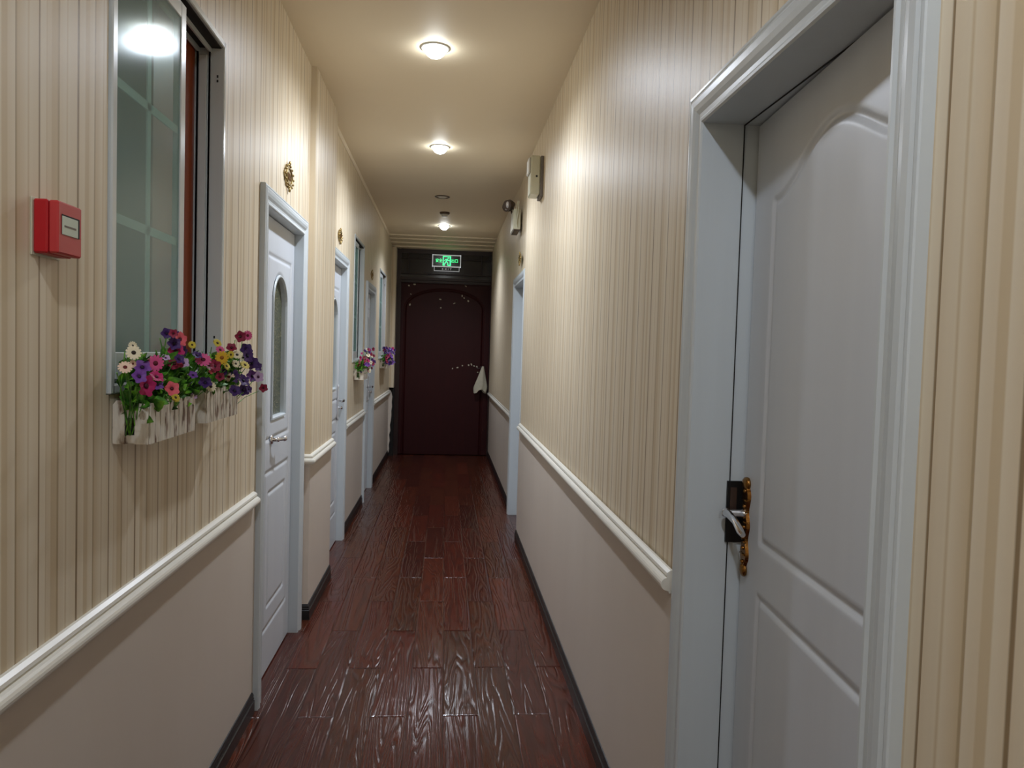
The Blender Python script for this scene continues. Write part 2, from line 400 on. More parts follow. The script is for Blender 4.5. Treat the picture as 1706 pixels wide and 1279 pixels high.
# ---------------------------------------------------------------- doors
def casing(side, xw, y0, y1, zt, wd=.078, pr=.024):
    """three-sided moulded surround; side -1 left wall (stands out to +x)"""
    prof = [(0, -.02), (0, .55), (.05, .72), (.12, .74), (.20, .60), (.32, .62), (.45, .85), (.60, .98), (.78, 1), (.86, .86), (.90, .92), (.97, .90), (1, .8), (1, -.02)]
    s = -side; mb = MB(); rows = []
    for a, (y, sy) in enumerate(((y0, -1), (y0, -1), (y1, 1), (y1, 1))):
        rows.append([(xw+s*pr*d_, y+sy*w_*wd, 0 if a in (0, 3) else zt+w_*wd) for w_, d_ in prof])
    k = len(prof); vs = [p for r in rows for p in r]
    mb.add(vs, [(i*k+j, i*k+j+1, (i+1)*k+j+1, (i+1)*k+j) for i in range(3) for j in range(k-1)])
    mb.add(rows[0], [list(range(k))]); mb.add(rows[3], [list(range(k))])
    return mb
def lining(side, xf, depth, y0, y1, zt, th=.02, stop=.012, stopw=.03):
    """jamb lining from casing face back into the wall, with a rebate stop"""
    s = side; x1 = xf+s*depth; mb = MB()
    mb.box(xf, x1, y0-th, y0, 0, zt+th); mb.box(xf, x1, y1, y1+th, 0, zt+th); mb.box(xf, x1, y0, y1, zt, zt+th)
    return mb
def poly_dist(Yg, Zg, poly):
    """signed distance to closed polygon, negative inside"""
    P = np.array(poly); n = len(P); dmin = np.full(Yg.shape, 1e9); ins = np.zeros(Yg.shape, bool)
    for i in range(n):
        a = P[i]; b = P[(i+1) % n]; ab = b-a; L = ab@ab
        if L < 1e-12: continue
        tt = np.clip(((Yg-a[0])*ab[0]+(Zg-a[1])*ab[1])/L, 0, 1)
        dmin = np.minimum(dmin, np.hypot(Yg-a[0]-tt*ab[0], Zg-a[1]-tt*ab[1]))
        c = ((a[1] > Zg) != (b[1] > Zg)) & (Yg < (b[0]-a[0])*(Zg-a[1])/(b[1]-a[1]+1e-12)+a[0]); ins ^= c
    return np.where(ins, -dmin, dmin)
def groove(dd, width=.016, depth=.006):
    a = np.clip(np.abs(dd)/width, 0, 1); return -depth*(1-a**2)**2*1.0
def leaf(side, xf, y0, y1, zt, polys, th=.04, hole=None, step=.0065, swing=0.0, z0=.008):
    """door skin as a fine relief; side -1: skin faces +x. swing: radians about the near edge, into the room."""
    ny = int((y1-y0)/step)+1; nz = int((zt-z0)/step)+1
    ys = np.linspace(y0, y1, ny); zs = np.linspace(z0, zt, nz); Yg, Zg = np.meshgrid(ys, zs)
    h = np.zeros(Yg.shape)
    for p, wdt, dep in polys: h += groove(poly_dist(Yg, Zg, p), wdt, dep)
    s = -side; X = xf+s*h
    def T(x, y, z):
        if not swing: return (x, y, z)
        c, q = math.cos(swing), math.sin(swing); dy, dx = y-y0, x-xf
        return (xf+dx*c+side*dy*q, y0+dy*c-side*dx*q, z)
    vs = [T(X[j, i], ys[i], zs[j]) for j in range(nz) for i in range(ny)]
    inside = poly_dist(Yg, Zg, hole) < -.002 if hole else None
    fs = []
    for j in range(nz-1):
        for i in range(ny-1):
            if hole and (inside[j, i] and inside[j+1, i] and inside[j, i+1] and inside[j+1, i+1]): continue
            q = (j*ny+i, j*ny+i+1, (j+1)*ny+i+1, (j+1)*ny+i); fs.append(q if s > 0 else q[::-1])
    mb = MB(); mb.add(vs, fs, True)
    # slab edges and back, as a rim
    e = 1e-4; c8 = [(xf, y0, z0), (xf, y1, z0), (xf, y1, zt), (xf, y0, zt)]; b8 = [(xf-s*th, y, z) for _, y, z in c8]
    vv = [T(*p) for p in c8+b8]; rim = [(0, 1, 5, 4), (1, 2, 6, 5), (2, 3, 7, 6), (3, 0, 4, 7)]
    if not hole: rim.append((4, 5, 6, 7))
    mb.add(vv, rim)
    return mb, T
def arch(ya, yb, z0, zs, ze, n=18, flat=.0):
    """closed outline with a round head: springs at zs, crown at ze"""
    p = [(ya, z0), (yb, z0), (yb, zs)]
    for i in range(1, n): a = PI*i/n; p.append(((ya+yb)/2+(yb-ya)/2*math.cos(a), zs+(ze-zs)*math.sin(a)))
    return p+[(ya, zs)]
def ogee(ya, yb, z0, zs, ze, n=30):
    """outline with a cathedral head: small flat shoulders, then an S curve up to a crown"""
    p = [(ya, z0), (yb, z0), (yb, zs)]
    for i in range(1, n):
        t_ = i/n; y = yb+(ya-yb)*t_; q = min(1, max(0, (.5-abs(t_-.5))/.5)); q = min(1, max(0, (q-.06)/.94))
        p.append((y, zs+(ze-zs)*(math.sin(PI*(q-.5))*.5+.5)**.85))
    return p+[(ya, zs)]
def rect(ya, yb, z0, z1): return [(ya, z0), (yb, z0), (yb, z1), (ya, z1)]

def left_door(n, xw, D, dz, glassmat, handle):
    y0, y1, _, zt = D
    root = struct(empty('door_%d' % n, (xw, (y0+y1)/2, 0)))
    casing(-1, xw, y0, y1, zt).build('door_casing', M['white'], root, fix=True)
    xf = xw-.033
    lining(-1, xw-.0005, .13, y0, y1, zt).build('door_lining', M['white'], root)
    w_ = y1-y0; A = lambda f: y0+w_*f
    gl = arch(A(.41), A(.78), 1.165+dz, 1.70+dz, 1.83+dz)
    polys = [(rect(A(.30), A(.90), 1.078+dz, 1.905+dz), .014, .006), (gl, .02, .007),
             (rect(A(.29), A(.895), .212+dz, .928+dz), .013, .006), (rect(A(.37), A(.80), .31+dz, .83+dz), .013, .006)]
    mb, T = leaf(-1, xf, y0+.003, y1-.003, zt-.004, polys, hole=gl)
    lf = mb.build('door_leaf', M['leaf'], root)
    # moulding ring round the glass, and the pane set back
    ring = MB(); g3 = gl+[gl[0]]
    inner = []
    cy = sum(p[0] for p in gl)/len(gl); cz = (1.165+1.83)/2+dz
    def off(p, k): return (cy+(p[0]-cy)*(1-k/.18), cz+(p[1]-cz)*(1-k/.33))
    for xx, k in ((0, -.006), (.006, -.003), (.006, .004), (-.004, .008), (-.022, .009)): inner.append([(xf+xx, *off(p, k)) for p in gl])
    k_ = len(gl)
    ring.add([p for r in inner for p in r], [(a*k_+i, a*k_+(i+1) % k_, (a+1)*k_+(i+1) % k_, (a+1)*k_+i) for a in range(4) for i in range(k_)])
    ring.build('glazing_bead', M['white'], root, fix=True)
    MB().prism([off(p, .006) for p in gl], 'x', xf-.022, xf-.027).build('glass_pane', glassmat, root, fix=True)
    if handle == 'knob':
        hy, hz = 3.45, 1.072
        h = empty('door_handle', (0, 0, 0)); h.parent = root; h.location = Vector((xf, hy, hz))-root.location
        MB().tube([(xf+.001, hy, hz), (xf+.007, hy, hz), (xf+.010, hy, hz)], [.021, .021, .015], 20).build('rose', M['chrome'], h)
        MB().tube([(xf+.008, hy, hz), (xf+.02, hy, hz), (xf+.026, hy+.005, hz), (xf+.034, hy+.03, hz-.001), (xf+.040, hy+.06, hz-.003), (xf+.041, hy+.085, hz-.004)],
                  [.010, .008, .009, .0075, .009, .008], 14).ball((xf+.041, hy+.092, hz-.004), .014, 14).ball((xf+.028, hy+.008, hz), .012, 12).build('lever', M['chrome'], h)
    else:
        hy, hz = y1-.07, 1.10
        h = empty('door_handle', (0, 0, 0)); h.parent = root; h.location = Vector((xf, hy, hz))-root.location
        MB().rbox(xf+.0005, xf+.009, hy-.019, hy+.019, hz-.135, hz+.105, .004).ball((xf+.006, hy, hz+.105), .019, 12, sc=(.4, 1, 1)).ball((xf+.006, hy, hz-.135), .019, 12, sc=(.4, 1, 1)).build('back_plate', M['silver'], h)
        MB().tube([(xf+.008, hy, hz), (xf+.045, hy, hz)], [.011, .009], 12).tube([(xf+.045, hy+.005, hz), (xf+.05, hy-.03, hz+.004), (xf+.047, hy-.10, hz-.004)], [.010, .008, .007], 12).ball((xf+.045, hy, hz), .013, 12).build('lever', M['chrome'], h)
        MB().tube([(xf+.008, hy, hz-.055), (xf+.02, hy, hz-.055)], .010, 12).ball((xf+.03, hy, hz-.055), .013, 12).build('lock_knob', M['chrome'], h)
    # dark upright sheet behind the leaf, closing the opening
    MB().box(xf-.045, xf-.05, y0-.02, y1+.02, 0, zt+.02).build('backing', M['gap'], root)
    return root
left_door(1, XL, D1, 0, M['dg'], 'knob')
left_door(2, XL2, D2, .03, M['dg2'], 'plate')
left_door(3, XL2, D3, .01, M['dg'], 'plate')

def right_door(n, xw, D, swing, xl, lock=True, facex=None):
    y0, y1, _, zt = D
    root = struct(empty('door_%d' % n, (xw, (y0+y1)/2, 0)))
    casing(1, xw, y0, y1, zt, .080, .022).build('door_casing', M['white'], root, fix=True)
    lining(1, xw+.0005, .20, y0, y1, zt).build('door_lining', M['white'], root)
    # rebate stop: a thicker strip behind the opening line, with a shadow gap before it
    sx = xl+.028
    st = MB()
    st.box(sx-.001, sx-.003, y1-.0025, y1+.001, 0, zt); st.box(sx-.001, sx-.003, y0, y1, zt-.0025, zt)
    st.build('rebate_gap', M['gap'], root)
    w_ = y1-y0; A = lambda f: y0+w_*f
    up = ogee(A(.08), A(.83), 1.088, 1.855, 1.95)
    polys = [(up, .013, .006), (rect(A(.08), A(.83), .20, .958), .013, .006)]
    mb, T = leaf(1, xl, y0+.003, y1-.004, zt-.004, polys, swing=swing, step=.006)
    mb.build('door_leaf', M['leaf'], root)
    MB().box(xl+.11, xl+.115, y0-.05, y1+.05, 0, zt+.05).build('backing', M['gap'], root)
    if lock:
        # ornate brass plate near the leaf's free edge
        yc = y1-.035; zc = 1.105
        h = empty('door_handle', (0, 0, 0)); h.parent = root; h.location = Vector(T(xl, yc, zc))-root.location
        pl = MB(); half = .105
        outl = []
        for i in range(41):
            q = -half+2*half*i/40; wd = .019+.005*math.cos(q/half*PI*3)*(1 if abs(q) < .09 else .4)-.010*max(0, (abs(q)-.085)/.02)
            outl.append((wd, q))
        pts = [(yc+a, zc+b) for a, b in outl]+[(yc-a, zc+b) for a, b in outl[::-1]]
        n_ = len(pts); vs = [T(xl, *p) for p in pts]+[T(xl-.007, yc+(p[0]-yc)*.8, zc+(p[1]-zc)*.97) for p in pts]
        pl.add(vs, [list(range(n_, 2*n_))]+[(i, (i+1) % n_, n_+(i+1) % n_, n_+i) for i in range(n_)])
        for q in (-.100, -.088, -.055, -.030, -.005, .02, .045, .082, .095): pl.ball(T(xl-.007, yc, zc+q), .0075, 8, sc=(.8, 1, .7))
        for q in (-.07, -.04, .008, .033, .06): pl.tube([T(xl-.008, yc-.016, zc+q), T(xl-.008, yc+.016, zc+q)], .0022, 6)
        pl.ball(T(xl-.004, yc, zc+.100), .020, 12, sc=(.5, 1, .8)).ball(T(xl-.004, yc, zc-.108), .017, 12, sc=(.5, 1, 1))
        pl.build('back_plate', M['gold'], h, fix=True)
        zz = zc+.028
        MB().tube([T(xl-.004, yc, zz), T(xl-.018, yc, zz), T(xl-.05, yc, zz)], [.013, .009, .0085], 14).ball(T(xl-.052, yc, zz), .0125, 12).tube(
            [T(xl-.052, yc, zz), T(xl-.053, yc-.03, zz+.003), T(xl-.050, yc-.07, zz-.006), T(xl-.048, yc-.10, zz-.020), T(xl-.046, yc-.115, zz-.026)], [.010, .009, .0075, .0085, .006], 14).build('lever', M['chrome'], h)
        # dark strike box let into the rebate
        MB().box(sx-.009, xl+.06, y1-.006, y1+.001, 1.055, 1.205).build('strike_plate', M['black'], root)
        MB().box(sx-.002, sx+.014, y1-.009, y1-.005, 1.125, 1.19).build('strike_lip', M['lens'], root)
    return root
right_door(4, XR, DR1, math.radians(4.6), .672)
right_door(5, XR2-.03, DR2, 0, .725, False)

# ---------------------------------------------------------------- windows on the left
def window(n, xw, Wn, sash_frac, board, screen='greenblind'):
    y0, y1, z0, z1 = Wn
    root = struct(empty('window_%d' % n, (xw, (y0+y1)/2, z0)))
    fr = MB(); f = .022; p = .006; dep = .12
    for (a, b, c, e) in ((y0-.012, y0+f-.012, z0-.02, z1+.02), (y1-f+.012, y1+.012, z0-.02, z1+.02), (y0, y1, z1-.002, z1+.02), (y0, y1, z0-.02, z0+.002)):
        fr.rbox(xw-dep, xw+p, a, b, c, e, .003)
    # inner tracks on head, sill and jambs
    for xx in (-.038, -.076): 
        fr.box(xw+xx-.003, xw+xx+.003, y0, y1, z1-.022, z1); fr.box(xw+xx-.003, xw+xx+.003, y0, y1, z0, z0+.016)
        fr.box(xw+xx-.003, xw+xx+.003, y1-f, y1-f-.012+.012, z0, z1)
    fr.build('window_frame', M['pvc'], root)
    MB().box(xw-.095, xw-.004, y0+.01, y1-.01, z1-.006, z1-.003).build('head_track', M['gap'], root)
    if board:
        hs = MB()
        for zz in (z0+.12, z0+.105, z1-.10, z1-.115): hs.box(xw-.018, xw-.013, y1-.0115, y1-.0095, zz, zz+.008)
        hs.build('drain_holes', M['gap'], root)
    def sash(ya, yb, xs, nm):
        s = MB(); a, b = ya, yb; st = .038
        s.rbox(xs-.022, xs, a, a+st, z0+.012, z1-.014, .002); s.rbox(xs-.022, xs, b-st, b, z0+.012, z1-.014, .002)
        s.rbox(xs-.022, xs, a+st, b-st, z1-.06, z1-.014, .002); s.rbox(xs-.022, xs, a+st, b-st, z0+.012, z0+.075, .002)
        so = s.build('sash', M['pvc'], root)
        g_ = MB().box(xs-.003, xs-.006, a+st, b-st, z0+.075, z1-.06).build('glass_pane', M['glass'], so if False else root)
        mu = MB(); ym = (a+b)/2
        mu.box(xs-.0075, xs-.011, ym-.011, ym+.011, z0+.075, z1-.06)
        hgt = z1-z0-.135
        for k in (1, 2): zz = z0+.075+hgt*k/3; mu.box(xs-.0075, xs-.011, a+st, b-st, zz-.011, zz+.011)
        mu.build('muntin', M['muntin'], root)
        return so
    ys = y0+(y1-y0)*sash_frac
    sash(y0+.012, ys, xw-.010, 'a')
    if board: sash(y0+.06, ys+.035, xw-.070, 'b') if False else None
    # inner stile of the second sash parked behind, by the far jamb
    if board: MB().rbox(xw-.074, xw-.048, y1-.020, y1-.012, z0+.01, z1-.03, .002).build('inner_stile', M['pvc'], root)
    else: sash(ys-.035, y1-.02, xw-.062, 'b')
    # what closes the opening on the room side
    cz = MB().box(xw-.20, xw-.21, y0-.3, y1+.3, z0-.2, z1+.2)
    cz.build('room_screen', M[screen], root)
    nic = MB(); nic.box(xw-.12, xw-.31, y0-.3, y0-.29, z0-.2, z1+.2); nic.box(xw-.12, xw-.31, y1+.29, y1+.3, z0-.2, z1+.2)  # dark box sides, added to keep world light from leaking in
    nic.box(xw-.12, xw-.31, y0-.3, y1+.3, z1+.19, z1+.2); nic.box(xw-.12, xw-.31, y0-.3, y1+.3, z0-.2, z0-.19); nic.build('light_seal_box', M['gap'], root)
    if board: MB().box(xw-.088, xw-.096, ys-.03, y1-.011, z0, z1).build('red_brown_board', M['brown'], root)
    return root
window(1, XL, WIN1, .605, True)
window(2, XL2, WIN2, .55, False, 'darkblind')
window(3, XL2, WIN3, .62, True, 'darkblind')

# ---------------------------------------------------------------- end door (maroon) with transom
ed = struct(empty('door_6', (0, YE, 0)))
fx0, fx1 = -.668, .632
fr = MB(); fr.box(-.74, fx0, YE-.05, YE+.05, 0, 2.93); fr.box(fx1, .66, YE-.05, YE+.05, 0, 2.93); fr.box(fx0, fx1, YE-.05, YE+.05, 2.475, 2.545); fr.box(fx0, fx1, YE-.05, YE+.05, 2.88, 2.94)
fr.box(-.735, fx0+.012, YE-.065, YE-.045, 0, 2.5); fr.box(fx1-.012, .655, YE-.065, YE-.045, 0, 2.5)
fr.rbox(fx0, fx1, YE-.075, YE-.045, 2.50, 2.525, .004); fr.rbox(fx0, fx1, YE-.065, YE-.045, 2.46, 2.475, .003)
fr.build('door_frame', M['darkwood'], ed)
tb = MB(); tb.rbox(fx0+.002, fx1-.002, YE-.062, YE-.045, 2.585, 2.60, .003); tb.rbox(fx0+.10, fx0+.115, YE-.06, YE-.045, 2.6, 2.88, .003); tb.rbox(fx1-.16, fx1-.145, YE-.06, YE-.045, 2.6, 2.88, .003)
tb.rbox(fx0+.002, fx1-.002, YE-.06, YE-.045, 2.80, 2.812, .003)
tb.build('transom_bars', M['darkwood'], ed)
MB().box(fx0, fx1, YE-.03, YE-.02, 2.545, 2.88).build('transom_glass', M['dglass'], ed)
# leaf as relief in the x-z plane
step = .0085; nx = int((fx1-fx0)/step)+1; nz = int(2.46/step)+1
xs_ = np.linspace(fx0, fx1, nx); zs_ = np.linspace(.01, 2.468, nz); XG, ZG = np.meshgrid(xs_, zs_)
h = groove(poly_dist(XG, ZG, arch(-.598, .522, -.3, 2.10, 2.375, 30)), .022, .016)
lf = MB(); lf.add([(xs_[i], YE-.03-h[j, i], zs_[j]) for j in range(nz) for i in range(nx)], [(j*nx+i, j*nx+i+1, (j+1)*nx+i+1, (j+1)*nx+i) for j in range(nz-1) for i in range(nx-1)], True)
lf.build('door_leaf', M['maroon'], ed)
hd = MB().rbox(.50, .56, YE-.05, YE-.035, 1.02, 1.30, .005).tube([(.535, YE-.04, 1.27), (.535, YE-.085, 1.27), (.50, YE-.095, 1.27), (.45, YE-.09, 1.265)], [.011, .010, .009, .008], 10)
hd.build('door_handle', M['darkwood'], ed)
# small pale flecks scattered on the leaf
sp = MB(); rr = random.Random(3)
for (px_, pz_) in ((.10, 1.255), (.17, 1.27), (.24, 1.30), (.33, 1.31), (.37, 1.32), (.41, 1.30), (.45, 1.29), (.465, 1.21), (-.52, 2.30), (-.55, 2.42), (-.53, 2.15), (-.10, 2.24), (.10, 2.19), (-.09, 2.12), (.21, 2.30), (.24, 2.27), (.30, 2.23), (-.47, 2.44), (.26, 2.44)):
    a = .010+rr.random()*.012; b = .005+rr.random()*.008; an = rr.random()*PI
    q = [(px_+a*math.cos(t_)*math.cos(an)-b*math.sin(t_)*math.sin(an), pz_+a*math.cos(t_)*math.sin(an)+b*math.sin(t_)*math.cos(an)) for t_ in (0, 1.3, 2.6, 4, 5.2)]
    sp.prism(q, 'y', YE-.034, YE-.031)
sp.build('pale_flecks', M['cloth'], ed, fix=True)

tag(MB().tube([(.612, 6.90, .004), (.610, 6.91, .3), (.612, 6.915, .8), (.618, 6.92, 1.0)], .0035, 8).build('cable', M['ringw']), 'thin white cable hanging beside the far door on the right, down to the floor', 'cable')
# white cloth hanging from the end door handle
cl = MB(); N_, K_ = 12, 20; vs = []
for i in range(N_+1):
    q = i/N_; zc = 1.30-.36*q; wd = .012+.075*min(1, q*1.25)*(1-.15*max(0, q-.8)/.2); cx = .535-.035*q
    for k in range(K_):
        a = 2*PI*k/K_; r = 1+.22*math.sin(4*a+q*1.5)
        vs.append((cx+wd*r*math.cos(a), YE-.115+.026*r*math.sin(a)*(.4+q), zc-.03*q*math.sin(a*2+1)))
cl.add(vs, [(i*K_+k, i*K_+(k+1) % K_, (i+1)*K_+(k+1) % K_, (i+1)*K_+k) for i in range(N_) for k in range(K_)], True)
tag(cl.build('hanging_cloth', M['cloth']), 'off-white cloth bag hanging on the dark maroon end door', 'bag')

# ---------------------------------------------------------------- exit sign
ex = tag(empty('exit_sign', (-.022, YE-.10, 2.66)), 'green lit emergency exit sign with silver frame above the maroon door', 'sign')
sx0, sx1, sz0, sz1 = -.228, .180, 2.695, 2.868; yf = YE-.10
pn = MB().box(sx0+.008, sx1-.008, yf, yf+.02, sz0+.008, sz1-.008); pn.build('sign_panel', M['greenpanel'], ex)
def framebars(x0, x1, z0, z1, t_, y0, y1): return MB().rbox(x0, x1, y0, y1, z1-t_, z1, .003).rbox(x0, x1, y0, y1, z0, z0+t_, .003).rbox(x0, x0+t_, y0, y1, z0, z1, .003).rbox(x1-t_, x1, y0, y1, z0, z1, .003)
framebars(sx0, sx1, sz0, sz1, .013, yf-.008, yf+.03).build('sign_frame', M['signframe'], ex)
MB().box(-.195, .155, yf+.006, yf+.02, 2.64, 2.70).build('lower_panel', M['black'], ex)
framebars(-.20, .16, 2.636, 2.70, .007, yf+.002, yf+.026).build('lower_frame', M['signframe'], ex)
MB().box(-.05, .0, yf+.008, yf+.045, sz1-.004, 2.90).build('sign_bracket', M['black'], ex)
# pictogram: door outline with a running figure
pc = MB(); px0, px1, pz0, pz1 = -.077, .036, 2.716, 2.848; ya, yb = yf-.004, yf-.0005; b = .011
for q in ((px0, px1, pz1-b, pz1), (px0, px0+b, pz0, pz1), (px1-b*1.5, px1, pz0, pz1), (px0, px0+.03, pz0, pz0+.014), (px1-.045, px1, pz0, pz0+.010)): pc.box(q[0], q[1], ya, yb, q[2], q[3])
def U(a, c): return (px0+(px1-px0)*a, pz0+(pz1-pz0)*c)
def stroke(pts, wd):
    for (a, c) in zip(pts, pts[1:]):
        A_, B_ = Vector(U(*a)), Vector(U(*c)); dd = (B_-A_).normalized(); nn = Vector((-dd.y, dd.x))*wd/2
        pc.prism([tuple(A_+nn), tuple(B_+nn), tuple(B_-nn), tuple(A_-nn)], 'y', ya, yb)
hc = U(.66, .80); pc.prism([(hc[0]+.0085*math.cos(k*PI/6), hc[1]+.0085*math.sin(k*PI/6)) for k in range(12)], 'y', ya, yb)
stroke([(.56, .70), (.44, .42)], .016); stroke([(.58, .68), (.36, .66), (.20, .50)], .008); stroke([(.58, .66), (.72, .50), (.84, .56)], .008)
stroke([(.44, .44), (.62, .28), (.62, .04)], .010); stroke([(.42, .44), (.30, .24), (.08, .22)], .010)
pc.build('running_figure', M['greenlit'], ex, fix=True)
def text(body, x0, z0, size, m, parent, name, y, width=None):
    cu = bpy.data.curves.new(name, 'FONT'); cu.body = body; cu.size = size; cu.extrude = .0006
    o = bpy.data.objects.new(name, cu); C.objects.link(o); bpy.context.view_layer.update()
    dg = bpy.context.evaluated_depsgraph_get(); me = bpy.data.meshes.new_from_object(o.evaluated_get(dg)); bpy.data.objects.remove(o)
    n = MB(); vv = [v.co.copy() for v in me.vertices]
    if not vv: return
    mnx = min(v.x for v in vv); mxx = max(v.x for v in vv); k = (width/(mxx-mnx)) if width else 1
    n.add([(x0+(v.x-mnx)*k, y-v.z, z0+v.y) for v in vv], [list(p.vertices) for p in me.polygons])
    return n.build(name, m, parent)
text('安全', -.178, 2.765, .055, M['greenlit'], ex, 'sign_characters', yf-.002, .092)
text('出口', .046, 2.765, .055, M['greenlit'], ex, 'sign_characters', yf-.002, .088)
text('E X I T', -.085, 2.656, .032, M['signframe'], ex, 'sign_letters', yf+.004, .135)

# ---------------------------------------------------------------- number plaques
def plaque(xw, sgn, y, z, label, w_=.115, h_=.085):
    r = tag(empty('number_plaque', (xw, y, z)), label, 'plaque')
    pl = MB(); pts = []
    for i in range(40):
        a = 2*PI*i/40; rr_ = 1+.08*math.cos(6*a)+.05*math.cos(2*a); pts.append((y+w_/2*math.cos(a)*rr_, z+h_/2*math.sin(a)*rr_))
    pl.prism(pts, 'x', xw+sgn*.0005, xw+sgn*.006); pl.build('back_plate', M['brass_p'], r, fix=True)
    rg = MB(); loop = [(xw+sgn*.008, y+w_*.36*math.cos(2*PI*i/28), z+h_*.36*math.sin(2*PI*i/28)) for i in range(29)]
    rg.tube(loop, .0035, 8, cap=False)
    for i in range(14): a = 2*PI*i/14; rg.ball((xw+sgn*.008, y+w_*.49*math.cos(a), z+h_*.49*math.sin(a)), .0065, 8)
    rg.ball((xw+sgn*.009, y, z+h_*.58), .011, 10, sc=(.6, 1, 1)).ball((xw+sgn*.009, y, z-h_*.58), .011, 10, sc=(.6, 1, 1)); rg.build('scroll_rim', M['brass_p'], r)
    bars = MB()
    for k in (-1, 0, 1): bars.rbox(xw+sgn*.006, xw+sgn*.009, y+k*.022-.006, y+k*.022+.006, z-.016, z+.016, .001)
    bars.build('raised_digits', M['gold'], r)
    return r
plaque(XL, 1, 3.56, 2.29, 'small ornate brass plaque on the striped wall above the nearest left door', .17, .105)
plaque(XL2, 1, 5.45, 2.305, 'small ornate brass plaque above the second door on the left', .17, .085)
plaque(XL2, 1, 7.76, 2.265, 'tiny brass plaque above the farthest left door', .17, .075)
plaque(XR, -1, 5.98+.28, 2.30, 'small brass plaque above the far door on the right wall', .16, .085)

# ---------------------------------------------------------------- fire alarm call point
fa = tag(empty('fire_alarm_call_point', (XL, 1.475, 1.705)), 'red fire alarm call point on the striped left wall', 'fire alarm')
z0, z1 = 1.657, 1.755
MB().rbox(XL+.0005, XL+.003, 1.418, 1.518, z0-.004, z1+.003, .001).build('mounting_plate', M['wplastic'], fa)
MB().rbox(XL+.003, XL+.028, 1.422, 1.514, z0, z1, .003).build('base_box', M['red'], fa)
MB().rbox(XL+.0285, XL+.046, 1.424, 1.512, z0+.001, z1-.001, .003).build('cover', M['redf'], fa)
MB().box(XL+.046, XL+.0466, 1.436, 1.502, 1.694, 1.731).build('recess', M['gap'], fa)
MB().rbox(XL+.0466, XL+.0478, 1.436, 1.494, 1.694, 1.728, .0005).build('press_window', M['label'], fa)
MB().box(XL+.0478, XL+.0482, 1.443, 1.486, 1.708, 1.7115).build('label_print', M['lens'], fa)

# ---------------------------------------------------------------- wall box and emergency lamp on the right
wb = tag(empty('wall_junction_box', (XR, 4.95, 2.66)), 'white upright control box high on the right wall near the ceiling', 'control box')
MB().rbox(XR-.001, XR-.02, 4.865, 5.03, 2.535, 2.80, .003).build('back_plate', M['grey'], wb)
MB().rbox(XR-.02, XR-.085, 4.865, 5.02, 2.548, 2.80, .008).build('housing', M['wplastic'], wb)
MB().rbox(XR-.085, XR-.098, 4.875, 5.01, 2.69, 2.79, .006).build('front_cover', M['ringw'], wb)
MB().tube([(XR-.045, 4.8655, 2.665), (XR-.045, 4.863, 2.665)], .007, 12).build('screw_hole', M['black'], wb)
el = tag(empty('emergency_light', (XR, 6.45, 2.66)), 'twin-head emergency lamp fixed high on the right wall beyond the white box', 'emergency light')
MB().rbox(XR-.001, XR-.062, 6.34, 6.62, 2.56, 2.735, .006).build('battery_housing', M['wplastic'], el)
MB().rbox(XR-.004, XR-.058, 6.345, 6.615, 2.552, 2.561, .002).build('dark_bottom_strip', M['lens'], el)  # dark strip along the underside of the housing
for yy, zz, xx in ((6.38, 2.775, XR-.085), (6.56, 2.79, XR-.08)):
    hdm = MB().tube([(xx-.035, yy-.03, zz-.01), (xx-.01, yy, zz), (xx+.025, yy+.03, zz+.008)], [.040, .042, .022], 16)
    hh_ = hdm.build('lamp_head', M['lens'], el)
    MB().tube([(xx+.01, yy+.015, zz-.01), (xx+.025, yy+.02, 2.73)], .008, 8).build('bracket', M['lens'], el)
    MB().ball((xx-.03, yy-.028, zz-.008), .033, 12, sc=(.5, .8, .9)).build('reflector', M['silver'], el)
MB().tube([(XR-.02, 6.335, 2.80), (XR-.025, 6.325, 2.72), (XR-.035, 6.328, 2.62), (XR-.03, 6.33, 2.58)], .004, 6).tube([(XR-.03, 6.335, 2.80), (XR-.045, 6.322, 2.70), (XR-.04, 6.328, 2.60)], .004, 6).build('cable', M['wplastic'], el)

# ---------------------------------------------------------------- ceiling lamps
names = {0: 'recessed round ceiling light behind the camera', 1: 'recessed round ceiling light above the camera', 2: 'unlit recessed ceiling light just ahead of the camera',
         3: 'bright round ceiling downlight nearest in view', 4: 'second bright round ceiling downlight along the corridor', 5: 'unlit round recessed ceiling light before the smoke detector',
         6: 'farthest lit ceiling downlight, small and close to the exit sign'}
for i, (ly, pw_, cone, bl, lit) in enumerate(LIGHTS):
    lx = LX[i]; r = .062
    root = tag(empty('ceiling_downlight', (lx, ly, CEIL)), names[i], 'ceiling light', 'round downlights along the ceiling')
    MB().lathe([(r+.012, 0), (r+.012, -.003), (r+.002, -.007), (r-.004, -.005), (r-.005, 0)], (lx, ly, CEIL)).build('trim_ring', M['ringw'] if lit else M['ring'], root)
    dsc = MB().lathe([(.0005, -.050), (.014, -.049), (.028, -.044), (.041, -.034), (.051, -.020), (r-.006, -.002)] if lit else [(.0005, -.010), (r*.62, -.008), (r*.72, -.002)], (lx, ly, CEIL)); dsc.build('diffuser', M['lamp_on'] if lit else M['lamp_off'], root)
    if lit:
        ld = bpy.data.lights.new('downlight_beam', 'SPOT'); ld.energy = pw_; ld.color = LCOL; ld.spot_size = math.radians(cone); ld.spot_blend = bl; ld.shadow_soft_size = .045
        lo = bpy.data.objects.new('downlight_beam', ld); C.objects.link(lo); lo.parent = root; lo.location = (0, 0, -.058)
sd = tag(empty('smoke_detector', (-.052, 8.10, CEIL)), 'small round smoke detector on the ceiling before the last lit lamp', 'smoke detector')
MB().lathe([(.055, 0), (.055, -.012), (.048, -.020), (.0005, -.020)], (-.052, 8.1, CEIL)).build('base', M['ring'], sd)
